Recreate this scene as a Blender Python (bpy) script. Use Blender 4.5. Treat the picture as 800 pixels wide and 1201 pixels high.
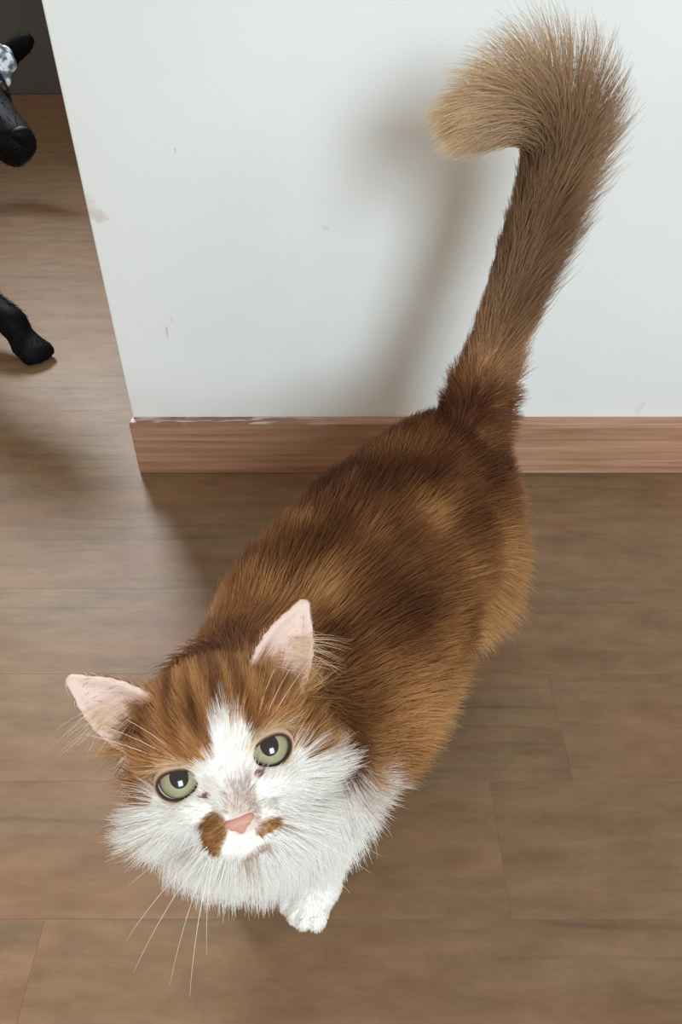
import bpy, bmesh, math, random
import numpy as np
from mathutils import Vector, Matrix, kdtree

for o in list(bpy.data.objects):
    bpy.data.objects.remove(o)
rng = np.random.default_rng(7)
random.seed(7)
scene = bpy.context.scene
COL = scene.collection
D2R = math.pi / 180

# ------------------------------------------------------------------ camera
CAM = np.array([0.0, -0.815, 0.66])
PITCH = 42.0 * D2R
FPX = 900.0
cd = bpy.data.cameras.new('camera')
cd.sensor_fit = 'HORIZONTAL'
cd.sensor_width = 36.0
cd.lens = FPX / 800 * 36.0
cd.clip_start = 0.01
cam = bpy.data.objects.new('camera', cd)
cam.location = CAM
cam.rotation_euler = (math.pi / 2 - PITCH, 0, 0)
COL.objects.link(cam)
scene.camera = cam

# ------------------------------------------------------------------ world, lights, exposure
world = bpy.data.worlds.new('room_light')
scene.world = world
world.use_nodes = True
wb = world.node_tree.nodes['Background']
wb.inputs[0].default_value = (1.0, 0.905, 0.79, 1)
wb.inputs[1].default_value = 0.60


def area(name, loc, target, sx, sy, power, color):
    l = bpy.data.lights.new(name, 'AREA')
    l.shape = 'RECTANGLE'
    l.size, l.size_y = sx, sy
    l.energy = power
    l.color = color
    o = bpy.data.objects.new(name, l)
    o.location = loc
    d = Vector(target) - Vector(loc)
    o.rotation_euler = d.to_track_quat('-Z', 'Y').to_euler()
    COL.objects.link(o)
    return o


wf = area('window_light_far', (-0.98, 1.82, 1.75), (-0.15, -0.45, 0.0), 0.5, 0.7, 15, (0.88, 0.95, 1.0))
wf.data.spread = 70 * D2R
area('window_light_near', (0.62, -2.35, 1.40), (0.0, 0.0, 0.35), 0.7, 0.9, 52, (0.74, 0.895, 1.0))

scene.view_settings.view_transform = 'Standard'
scene.view_settings.look = 'None'
scene.view_settings.gamma = 1.0
scene.view_settings.use_curve_mapping = False
scene.view_settings.exposure = 0.0


# ------------------------------------------------------------------ helpers
def tag(o, label=None, cat=None, group=None, kind=None):
    if label: o['label'] = label
    if cat: o['category'] = cat
    if group: o['group'] = group
    if kind: o['kind'] = kind
    return o


def link(name, data, parent=None, mat=None):
    o = bpy.data.objects.new(name, data)
    COL.objects.link(o)
    if parent is not None:
        o.parent = parent
    if mat is not None:
        data.materials.clear()
        data.materials.append(mat)
    return o


def mesh_from(name, V, F, smooth=True):
    me = bpy.data.meshes.new(name)
    me.from_pydata([tuple(map(float, v)) for v in V], [], [tuple(map(int, f)) for f in F])
    me.update()
    if smooth:
        me.polygons.foreach_set('use_smooth', [True] * len(me.polygons))
    return me


def box_mesh(name, lo, hi, bevel=0.0, seg=2):
    bm = bmesh.new()
    bmesh.ops.create_cube(bm, size=1)
    for v in bm.verts:
        for k in range(3):
            v.co[k] = (lo[k] + hi[k]) / 2 + v.co[k] * (hi[k] - lo[k])
    if bevel:
        bmesh.ops.bevel(bm, geom=bm.edges[:], offset=bevel, segments=seg, affect='EDGES', profile=0.5)
    me = bpy.data.meshes.new(name)
    bm.to_mesh(me)
    bm.free()
    return me


def unproj(px, py, Y=None, depth=None, z=None):
    """the point in the room seen at a pixel, at a given wall distance Y, depth or height"""
    a, b = (px - 400) / FPX, (py - 600.5) / FPX
    s, c = math.sin(PITCH), math.cos(PITCH)
    d = np.array([a, c - b * s, -s - b * c])
    if depth is not None: t = depth
    elif Y is not None: t = (Y - CAM[1]) / d[1]
    else: t = (z - CAM[2]) / d[2]
    return CAM + t * d


class NT:
    """small node-tree writer"""
    def __init__(self, name):
        self.m = bpy.data.materials.new(name)
        self.m.use_nodes = True
        self.t = self.m.node_tree
        self.b = self.t.nodes['Principled BSDF']
        self.out = self.t.nodes['Material Output']

    def n(self, kind, **kw):
        nd = self.t.nodes.new(kind)
        for k, v in kw.items():
            if k.startswith('i_'):
                key = k[2:]
                key = int(key) if key.isdigit() else key.replace('_', ' ')
                nd.inputs[key].default_value = v
            else:
                setattr(nd, k, v)
        return nd

    def l(self, a, b):
        self.t.links.new(a, b)

    def mix(self, fac, a, b, blend='MIX'):
        nd = self.t.nodes.new('ShaderNodeMix')
        nd.data_type = 'RGBA'
        nd.blend_type = blend
        for sock, v in ((nd.inputs[0], fac), (nd.inputs[6], a), (nd.inputs[7], b)):
            if hasattr(v, 'is_linked'): self.l(v, sock)
            else: sock.default_value = v
        return nd.outputs[2]

    def ramp(self, src, stops):
        nd = self.t.nodes.new('ShaderNodeValToRGB')
        cr = nd.color_ramp
        while len(cr.elements) < len(stops): cr.elements.new(0.5)
        for e, (p, c) in zip(cr.elements, stops):
            e.position = p
            e.color = c if len(c) == 4 else (*c, 1)
        self.l(src, nd.inputs[0])
        return nd.outputs[0]


def srgb(r, g, b):
    f = lambda c: (c / 255 / 12.92) if c / 255 <= 0.04045 else ((c / 255 + 0.055) / 1.055) ** 2.4
    return (f(r), f(g), f(b), 1.0)


def simple(name, col, rough=0.6, spec=0.3, coat=0.0):
    w = NT(name)
    w.b.inputs['Base Color'].default_value = col
    w.b.inputs['Roughness'].default_value = rough
    w.b.inputs['Specular IOR Level'].default_value = spec
    w.b.inputs['Coat Weight'].default_value = coat
    w.b.inputs['Coat Roughness'].default_value = 0.03
    return w.m


# ------------------------------------------------------------------ materials of the room
def mat_plank():
    w = NT('oak_vinyl')
    tc = w.n('ShaderNodeTexCoord')
    geo = w.n('ShaderNodeNewGeometry')
    oi = w.n('ShaderNodeObjectInfo')
    off = w.n('ShaderNodeVectorMath', operation='MULTIPLY_ADD')
    comb = w.n('ShaderNodeCombineXYZ')
    w.l(oi.outputs['Random'], comb.inputs[0]); w.l(oi.outputs['Random'], comb.inputs[1])
    off.inputs[1].default_value = (37.0, 11.0, 0)
    w.l(comb.outputs[0], off.inputs[0]); w.l(geo.outputs['Position'], off.inputs[2])
    mp = w.n('ShaderNodeMapping'); mp.inputs['Scale'].default_value = (3.2, 34.0, 1)
    w.l(off.outputs[0], mp.inputs[0])
    g1 = w.n('ShaderNodeTexNoise', i_Scale=1.0, i_Detail=7.0, i_Roughness=0.62, i_Distortion=0.9)
    w.l(mp.outputs[0], g1.inputs['Vector'])
    mp2 = w.n('ShaderNodeMapping'); mp2.inputs['Scale'].default_value = (2.0, 7.0, 1)
    w.l(off.outputs[0], mp2.inputs[0])
    g2 = w.n('ShaderNodeTexNoise', i_Scale=1.0, i_Detail=3.0, i_Distortion=1.4)
    w.l(mp2.outputs[0], g2.inputs['Vector'])
    mp3 = w.n('ShaderNodeMapping'); mp3.inputs['Scale'].default_value = (1.0, 5.5, 1)
    w.l(off.outputs[0], mp3.inputs[0])
    wv = w.n('ShaderNodeTexWave', i_Scale=2.4, i_Distortion=7.0, i_Detail=2.0, i_Detail_Scale=0.9)
    wv.bands_direction = 'Y'
    w.l(mp3.outputs[0], wv.inputs['Vector'])
    base = w.ramp(oi.outputs['Random'], [(0.0, srgb(140, 108, 78)), (0.35, srgb(130, 97, 68)), (0.7, srgb(137, 106, 77)), (1.0, srgb(132, 95, 66))])
    c1 = w.mix(w.ramp(g1.outputs[0], [(0.36, (0, 0, 0)), (0.64, (1, 1, 1))]), srgb(104, 78, 58), srgb(149, 122, 94))
    c = w.mix(0.6, base, c1)
    tint = w.ramp(g2.outputs[0], [(0.35, srgb(148, 107, 76)), (0.65, srgb(124, 107, 80))])
    c = w.mix(0.5, c, tint)
    ln = w.ramp(wv.outputs[0], [(0.0, (1, 1, 1)), (0.10, (0.0, 0.0, 0.0)), (1.0, (0, 0, 0))])
    msk = w.ramp(g2.outputs[0], [(0.5, (0, 0, 0)), (0.62, (0.5, 0.5, 0.5))])
    lm = w.mix(1.0, ln, msk, 'MULTIPLY')
    c = w.mix(lm, c, srgb(88, 68, 54))
    n5 = w.n('ShaderNodeTexNoise', i_Scale=26.0, i_Detail=5.0, i_Roughness=0.7)
    mp5 = w.n('ShaderNodeMapping'); mp5.inputs['Scale'].default_value = (0.55, 1.5, 1)
    w.l(off.outputs[0], mp5.inputs[0]); w.l(mp5.outputs[0], n5.inputs['Vector'])
    c = w.mix(0.30, c, w.ramp(n5.outputs[0], [(0.34, srgb(94, 72, 54)), (0.66, srgb(166, 136, 106))]))
    c = w.mix(1.0, c, (0.84, 0.81, 0.77, 1), 'MULTIPLY')
    w.l(c, w.b.inputs['Base Color'])
    w.b.inputs['Roughness'].default_value = 0.5
    w.b.inputs['Specular IOR Level'].default_value = 0.3
    bp = w.n('ShaderNodeBump', i_Strength=0.12, i_Distance=0.002)
    w.l(g1.outputs[0], bp.inputs['Height']); w.l(bp.outputs[0], w.b.inputs['Normal'])
    return w.m


def mat_wall():
    w = NT('white_wall_paint')
    geo = w.n('ShaderNodeNewGeometry')
    n1 = w.n('ShaderNodeTexNoise', i_Scale=3.0, i_Detail=4.0)
    w.l(geo.outputs['Position'], n1.inputs['Vector'])
    c = w.mix(w.ramp(n1.outputs[0], [(0.35, (0, 0, 0)), (0.7, (1, 1, 1))]), srgb(232, 233, 230), srgb(224, 224, 219))
    # scuffs
    mp = w.n('ShaderNodeMapping'); mp.inputs['Scale'].default_value = (60, 60, 26)
    w.l(geo.outputs['Position'], mp.inputs[0])
    n2 = w.n('ShaderNodeTexNoise', i_Scale=1.0, i_Detail=3.0)
    w.l(mp.outputs[0], n2.inputs['Vector'])
    n3 = w.n('ShaderNodeTexNoise', i_Scale=6.0, i_Detail=2.0)
    w.l(geo.outputs['Position'], n3.inputs['Vector'])
    s = w.mix(1.0, w.ramp(n2.outputs[0], [(0.66, (0, 0, 0)), (0.74, (1, 1, 1))]), w.ramp(n3.outputs[0], [(0.55, (0, 0, 0)), (0.72, (0.5, 0.5, 0.5))]), 'MULTIPLY')
    c = w.mix(s, c, srgb(190, 182, 170))
    for px, py, rx, rz, colr, amt in ((122, 247, 0.016, 0.010, (196, 178, 160), 0.55), (108, 232, 0.010, 0.014, (200, 184, 164), 0.4), (206, 173, 0.002, 0.004, (150, 150, 150), 0.5),
                                      (196, 384, 0.0025, 0.012, (160, 160, 160), 0.6), (202, 372, 0.0018, 0.006, (170, 170, 168), 0.5), (385, 265, 0.006, 0.004, (190, 182, 170), 0.3)):
        q = unproj(px, py, Y=0.012)
        ds = w.n('ShaderNodeVectorMath', operation='SUBTRACT'); ds.inputs[1].default_value = tuple(q)
        w.l(geo.outputs['Position'], ds.inputs[0])
        sc_ = w.n('ShaderNodeVectorMath', operation='MULTIPLY'); sc_.inputs[1].default_value = (1 / rx, 0, 1 / rz)
        w.l(ds.outputs[0], sc_.inputs[0])
        ad = w.n('ShaderNodeVectorMath', operation='ADD'); w.l(sc_.outputs[0], ad.inputs[0])
        nn = w.n('ShaderNodeTexNoise', i_Scale=140.0, i_Detail=3.0); w.l(geo.outputs['Position'], nn.inputs['Vector'])
        w.l(nn.outputs['Color'], ad.inputs[1])
        ln_ = w.n('ShaderNodeVectorMath', operation='LENGTH'); w.l(ad.outputs[0], ln_.inputs[0])
        fc_ = w.ramp(ln_.outputs['Value'], [(0.55, (amt, amt, amt)), (1.0, (0, 0, 0))])
        c = w.mix(fc_, c, srgb(*colr))
    w.l(c, w.b.inputs['Base Color'])
    w.b.inputs['Roughness'].default_value = 0.55
    w.b.inputs['Specular IOR Level'].default_value = 0.25
    n4 = w.n('ShaderNodeTexNoise', i_Scale=160.0, i_Detail=3.0)
    w.l(geo.outputs['Position'], n4.inputs['Vector'])
    bp = w.n('ShaderNodeBump', i_Strength=0.06, i_Distance=0.001)
    w.l(n4.outputs[0], bp.inputs['Height']); w.l(bp.outputs[0], w.b.inputs['Normal'])
    return w.m


def mat_baseboard():
    w = NT('brown_wood_baseboard')
    geo = w.n('ShaderNodeNewGeometry')
    mp = w.n('ShaderNodeMapping'); mp.inputs['Scale'].default_value = (5, 60, 130)
    w.l(geo.outputs['Position'], mp.inputs[0])
    n1 = w.n('ShaderNodeTexNoise', i_Scale=1.0, i_Detail=6.0, i_Distortion=0.5)
    w.l(mp.outputs[0], n1.inputs['Vector'])
    c = w.ramp(n1.outputs[0], [(0.3, srgb(146, 106, 80)), (0.5, srgb(172, 130, 102)), (0.7, srgb(188, 148, 120))])
    # worn pale smears of wall paint on the top edge
    mp2 = w.n('ShaderNodeMapping'); mp2.inputs['Scale'].default_value = (22, 200, 60)
    w.l(geo.outputs['Position'], mp2.inputs[0])
    n2 = w.n('ShaderNodeTexNoise', i_Scale=1.0, i_Detail=4.0, i_Distortion=0.6)
    w.l(mp2.outputs[0], n2.inputs['Vector'])
    sep = w.n('ShaderNodeSeparateXYZ'); w.l(geo.outputs['Position'], sep.inputs[0])
    top = w.n('ShaderNodeMapRange'); top.inputs[1].default_value = 0.0785; top.inputs[2].default_value = 0.083
    w.l(sep.outputs[2], top.inputs[0])
    lft = w.n('ShaderNodeMapRange'); lft.inputs[1].default_value = 0.05; lft.inputs[2].default_value = -0.1
    w.l(sep.outputs[0], lft.inputs[0])
    m1 = w.n('ShaderNodeMath', operation='MULTIPLY'); w.l(top.outputs[0], m1.inputs[0]); w.l(lft.outputs[0], m1.inputs[1])
    m2 = w.n('ShaderNodeMath', operation='MULTIPLY'); w.l(m1.outputs[0], m2.inputs[0])
    w.l(w.ramp(n2.outputs[0], [(0.5, (0, 0, 0)), (0.62, (0.8, 0.8, 0.8))]), m2.inputs[1])
    dk = w.mix(m1.outputs[0], c, srgb(134, 96, 78))
    c = w.mix(m2.outputs[0], dk, srgb(205, 190, 182))
    w.l(c, w.b.inputs['Base Color'])
    w.b.inputs['Roughness'].default_value = 0.45
    bp = w.n('ShaderNodeBump', i_Strength=0.15, i_Distance=0.001)
    w.l(n1.outputs[0], bp.inputs['Height']); w.l(bp.outputs[0], w.b.inputs['Normal'])
    return w.m


# ------------------------------------------------------------------ room
M_PLANK, M_WALL, M_BASE = mat_plank(), mat_wall(), mat_baseboard()
BX0, BX1 = -0.272, 1.6          # main wall from its free end on the left
floor = link('floor', box_mesh('floor', (-2.6, -1.8, -0.03), (1.9, 2.1, -0.006)), None, simple('subfloor', srgb(110, 88, 70), 0.9))
tag(floor, 'brown wood-look plank floor running across the room', 'floor', kind='structure')
PW = 0.12
row = 0
rr = random.Random(11)
y = -0.694 - PW * 8
while y < 1.92:
    vis_x0, vis_x1 = -2.55, 1.85
    x = -2.55 + 0.0
    first = True
    L0 = rr.uniform(0.35, 0.95)
    while x < 1.85:
        L = L0 if first else 0.98
        first = False
        x1 = min(x + L, 1.86)
        if x1 - x > 0.06:
            gap = 0.00002
            me = box_mesh('plank', (x + gap, y + gap, -0.006), (x1 - gap, y + PW - gap, 0.0 - rr.uniform(0, 0.0002)), 0.00013, 1)
            link('plank', me, floor, M_PLANK)
        x = x1
    y += PW
    row += 1

wall = link('wall_back', box_mesh('wall_back', (BX0, 0.012, 0.0), (BX1, 0.122, 2.3), 0.0025, 3), None, M_WALL)
tag(wall, 'white painted wall behind the ginger cat', 'wall', kind='structure')
bb = link('baseboard_back', box_mesh('baseboard_back', (BX0 - 0.002, -0.004, 0.0), (BX1, 0.012, 0.0835), 0.0022, 2), None, M_BASE)
tag(bb, 'brown wooden baseboard along the foot of the white wall', 'baseboard', kind='structure')
farw = link('wall_far', box_mesh('wall_far', (-2.6, 1.95, 0.0), (1.9, 2.05, 2.3)), None, simple('dark_far_wall', srgb(84, 78, 74), 0.8))
tag(farw, 'dim grey wall far behind the black dog', 'wall', kind='structure')


# ------------------------------------------------------------------ implicit surfaces -> one continuous mesh
class Field:
    def __init__(self, xs, ys, zs):
        self.ax = [np.asarray(a, np.float32) for a in (xs, ys, zs)]
        self.f = np.full([len(a) for a in self.ax], 1.0, np.float32)

    def sub(self, lo, hi, pad):
        sl, co = [], []
        for k in range(3):
            i0 = max(0, int(np.searchsorted(self.ax[k], lo[k] - pad)) - 1)
            i1 = min(len(self.ax[k]), int(np.searchsorted(self.ax[k], hi[k] + pad)) + 1)
            sl.append(slice(i0, i1)); co.append(self.ax[k][i0:i1])
        X, Y, Z = np.meshgrid(*co, indexing='ij', sparse=True)
        return tuple(sl), X, Y, Z

    def _merge(self, sl, d, k, op):
        a = self.f[sl]
        if op == 'add':
            h = np.clip(0.5 + 0.5 * (a - d) / k, 0, 1)
            self.f[sl] = a * (1 - h) + d * h - k * h * (1 - h)
        else:
            h = np.clip(0.5 - 0.5 * (a + d) / k, 0, 1)
            self.f[sl] = a * (1 - h) - d * h + k * h * (1 - h)

    def ellipsoid(self, c, r, R=None, k=0.02, op='add'):
        c = np.asarray(c, float); r = np.asarray(r, float)
        R = np.eye(3) if R is None else np.asarray(R)      # columns: local axes
        ext = np.sqrt(((R * r[None, :]) ** 2).sum(1))
        sl, X, Y, Z = self.sub(c - ext, c + ext, max(k * 1.5, 0.012))
        dx, dy, dz = X - c[0], Y - c[1], Z - c[2]
        k0 = 0; k1 = 0
        for j in range(3):
            q = dx * R[0, j] + dy * R[1, j] + dz * R[2, j]
            k0 = k0 + (q / r[j]) ** 2
            k1 = k1 + (q / r[j] ** 2) ** 2
        k0 = np.sqrt(k0); k1 = np.sqrt(k1) + 1e-9
        self._merge(sl, (k0 * (k0 - 1) / k1).astype(np.float32), k, op)

    def cone(self, a, b, ra, rb, k=0.02, op='add'):
        a = np.asarray(a, float); b = np.asarray(b, float)
        m = max(ra, rb)
        sl, X, Y, Z = self.sub(np.minimum(a, b) - m, np.maximum(a, b) + m, max(k * 1.5, 0.012))
        ab = b - a
        dx, dy, dz = X - a[0], Y - a[1], Z - a[2]
        h = np.clip((dx * ab[0] + dy * ab[1] + dz * ab[2]) / (ab @ ab + 1e-12), 0, 1)
        d = np.sqrt((dx - ab[0] * h) ** 2 + (dy - ab[1] * h) ** 2 + (dz - ab[2] * h) ** 2) - (ra + (rb - ra) * h)
        self._merge(sl, d.astype(np.float32), k, op)

    def tri(self, a, b, c, r, k=0.003):
        a, b, c = (np.asarray(v, float) for v in (a, b, c))
        mn = np.minimum(np.minimum(a, b), c); mx = np.maximum(np.maximum(a, b), c)
        sl, X, Y, Z = self.sub(mn - r, mx + r, max(k * 1.5, 0.008))
        X, Y, Z = np.broadcast_arrays(X, Y, Z)
        P = np.stack([X, Y, Z], -1).astype(float)
        nrm = np.cross(b - a, c - a); nrm /= np.linalg.norm(nrm)

        def seg(p, q):
            e = q - p
            h = np.clip(((P - p) @ e) / (e @ e), 0, 1)
            return np.linalg.norm(P - p - h[..., None] * e, axis=-1)
        de = np.minimum(np.minimum(seg(a, b), seg(b, c)), seg(c, a))
        ins = np.ones(P.shape[:-1], bool)
        for p, q in ((a, b), (b, c), (c, a)):
            ins &= ((P - p) @ np.cross(nrm, q - p)) >= 0
        d = np.where(ins, np.abs((P - a) @ nrm), de) - r
        self._merge(sl, d.astype(np.float32), k, 'add')

    def nets(self):
        f = self.f
        ins = f < 0
        c = ins[:-1, :-1, :-1].astype(np.int8)
        n = np.zeros_like(c)
        for i in (0, 1):
            for j in (0, 1):
                for k in (0, 1):
                    n += ins[i:f.shape[0] - 1 + i, j:f.shape[1] - 1 + j, k:f.shape[2] - 1 + k]
        act = np.argwhere((n > 0) & (n < 8))
        idx = np.full(c.shape, -1, np.int64)
        idx[tuple(act.T)] = np.arange(len(act))
        acc = np.zeros((len(act), 3)); cnt = np.zeros(len(act))
        crn = [(i, j, k) for i in (0, 1) for j in (0, 1) for k in (0, 1)]
        A = self.ax
        for p in crn:
            for ax in range(3):
                if p[ax] == 0:
                    q = list(p); q[ax] = 1
                    ia = act + np.array(p); ib = act + np.array(q)
                    fa = f[tuple(ia.T)]; fb = f[tuple(ib.T)]
                    cr = (fa < 0) != (fb < 0)
                    t = np.where(cr, fa / np.where(cr, fa - fb, 1), 0)
                    pa = np.stack([A[m][ia[:, m]] for m in range(3)], -1)
                    pb = np.stack([A[m][ib[:, m]] for m in range(3)], -1)
                    pt = pa + (pb - pa) * t[:, None]
                    acc += np.where(cr[:, None], pt, 0); cnt += cr
        V = acc / cnt[:, None]
        faces = []
        for ax in range(3):
            o1, o2 = [(1, 2), (2, 0), (0, 1)][ax]
            sa = [slice(None)] * 3; sb = [slice(None)] * 3
            sa[ax] = slice(0, -1); sb[ax] = slice(1, None)
            for m in (o1, o2):
                sa[m] = slice(1, -1); sb[m] = slice(1, -1)
            A0, B0 = ins[tuple(sa)], ins[tuple(sb)]
            e = np.argwhere(A0 != B0)
            if not len(e): continue
            flip = A0[tuple(e.T)]
            e[:, o1] += 1; e[:, o2] += 1
            def cell(d1, d2):
                q = e.copy(); q[:, o1] -= d1; q[:, o2] -= d2
                return idx[tuple(q.T)]
            q = np.stack([cell(1, 1), cell(0, 1), cell(0, 0), cell(1, 0)], -1)
            q[~flip] = q[~flip][:, ::-1]
            faces.append(q)
        return V, np.concatenate(faces)


def smooth_verts(V, F, it, lam=0.5):
    E = np.concatenate([F[:, [0, 1]], F[:, [1, 2]], F[:, [2, 3]], F[:, [3, 0]]])
    n = len(V)
    deg = np.bincount(E[:, 0], minlength=n) + np.bincount(E[:, 1], minlength=n)
    for _ in range(it):
        S = np.zeros_like(V)
        for k in range(3):
            S[:, k] = np.bincount(E[:, 0], V[E[:, 1], k], n) + np.bincount(E[:, 1], V[E[:, 0], k], n)
        V = V + lam * (S / np.maximum(deg, 1)[:, None] - V)
    return V


def axis(lo, hi, step, flo=None, fhi=None, fine=None):
    if flo is None:
        return np.arange(lo, hi + step, step)
    return np.concatenate([np.arange(lo, flo - step * 0.5, step), np.arange(flo, fhi, fine), np.arange(fhi, hi + step, step)])


def vnorm(v):
    return v / (np.linalg.norm(v, axis=-1, keepdims=True) + 1e-12)


def vertex_normals(V, F):
    nf = np.cross(V[F[:, 2]] - V[F[:, 0]], V[F[:, 3]] - V[F[:, 1]])
    N = np.zeros_like(V)
    for c in range(4):
        for k in range(3):
            N[:, k] += np.bincount(F[:, c], nf[:, k], len(V))
    return vnorm(N)


class SNoise:
    """smooth random scalar field made of sines"""
    def __init__(self, scale, n=14, seed=0):
        r = np.random.default_rng(seed)
        self.k = r.normal(size=(n, 3)) * (2 * math.pi / scale) * 0.5
        self.p = r.uniform(0, 6.28, n)
        self.n = n

    def __call__(self, P):
        return np.sin(P @ self.k.T + self.p).sum(-1) / math.sqrt(self.n / 2)


def sstep(a, b, x):
    t = np.clip((x - a) / (b - a), 0, 1)
    return t * t * (3 - 2 * t)


# ------------------------------------------------------------------ the ginger cat: frames
HEAD = unproj(264, 898, depth=0.372)                 # midpoint between the eyes
w_ = vnorm(CAM - HEAD)                               # towards the viewer
r_ = vnorm(np.cross(np.array([0, math.sin(PITCH), math.cos(PITCH)]), w_)); u_ = np.cross(w_, r_)
ROLL = 18 * D2R
E_ = math.cos(ROLL) * r_ + math.sin(ROLL) * u_
HU = -math.sin(ROLL) * r_ + math.cos(ROLL) * u_
TIP, YAW = 21 * D2R, -4 * D2R
F0 = math.cos(TIP) * w_ - math.sin(TIP) * HU
UP = math.cos(TIP) * HU + math.sin(TIP) * w_
FW = vnorm(math.cos(YAW) * F0 + math.sin(YAW) * E_)
EX = np.cross(UP, FW)
HM = np.stack([EX, UP, FW], -1)                      # columns: right (viewer's), up, forward


def hp(x, y, z):
    return HEAD + HM @ (np.array([x, y, z]) * 0.01)


S_ = np.array([0.483, 0.876, 0.0])                   # along the spine, towards the tail
Q_ = np.array([0.876, -0.483, 0.0])                  # to the cat's left
BR = np.stack([Q_, S_, np.array([0, 0, 1.0])], -1)

TAIL = [unproj(*p[:2], Y=p[2]) for p in ((556, 505, -0.245), (568, 445, -0.222), (592, 365, -0.21), (617, 285, -0.202), (637, 220, -0.2),
                                          (645, 172, -0.2), (628, 143, -0.203), (592, 137, -0.208), (545, 150, -0.213))]
TAILR = [0.020, 0.018, 0.016, 0.015, 0.014, 0.0135, 0.013, 0.012, 0.009]


def resample(pts, n):
    P = np.array(pts); m = len(P)
    t = np.linspace(0, m - 1, n); i = np.minimum(t.astype(int), m - 2); f = (t - i)[:, None]
    g = lambda j: P[np.clip(j, 0, m - 1)]
    a, b, c, d = g(i - 1), g(i), g(i + 1), g(i + 2)
    return 0.5 * (2 * b + (c - a) * f + (2 * a - 5 * b + 4 * c - d) * f ** 2 + (3 * b - a - 3 * c + d) * f ** 3)


TP = resample(TAIL, 41)
TR = np.interp(np.linspace(0, len(TAIL) - 1, 41), range(len(TAIL)), TAILR)

SH = np.array([-0.052, -0.515, 0.185])
HIP = np.array([0.090, -0.268, 0.190])
PAW_L = np.array([-0.018, -0.549, 0.0])
PAW_R = np.array([-0.085, -0.515, 0.0])


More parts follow.
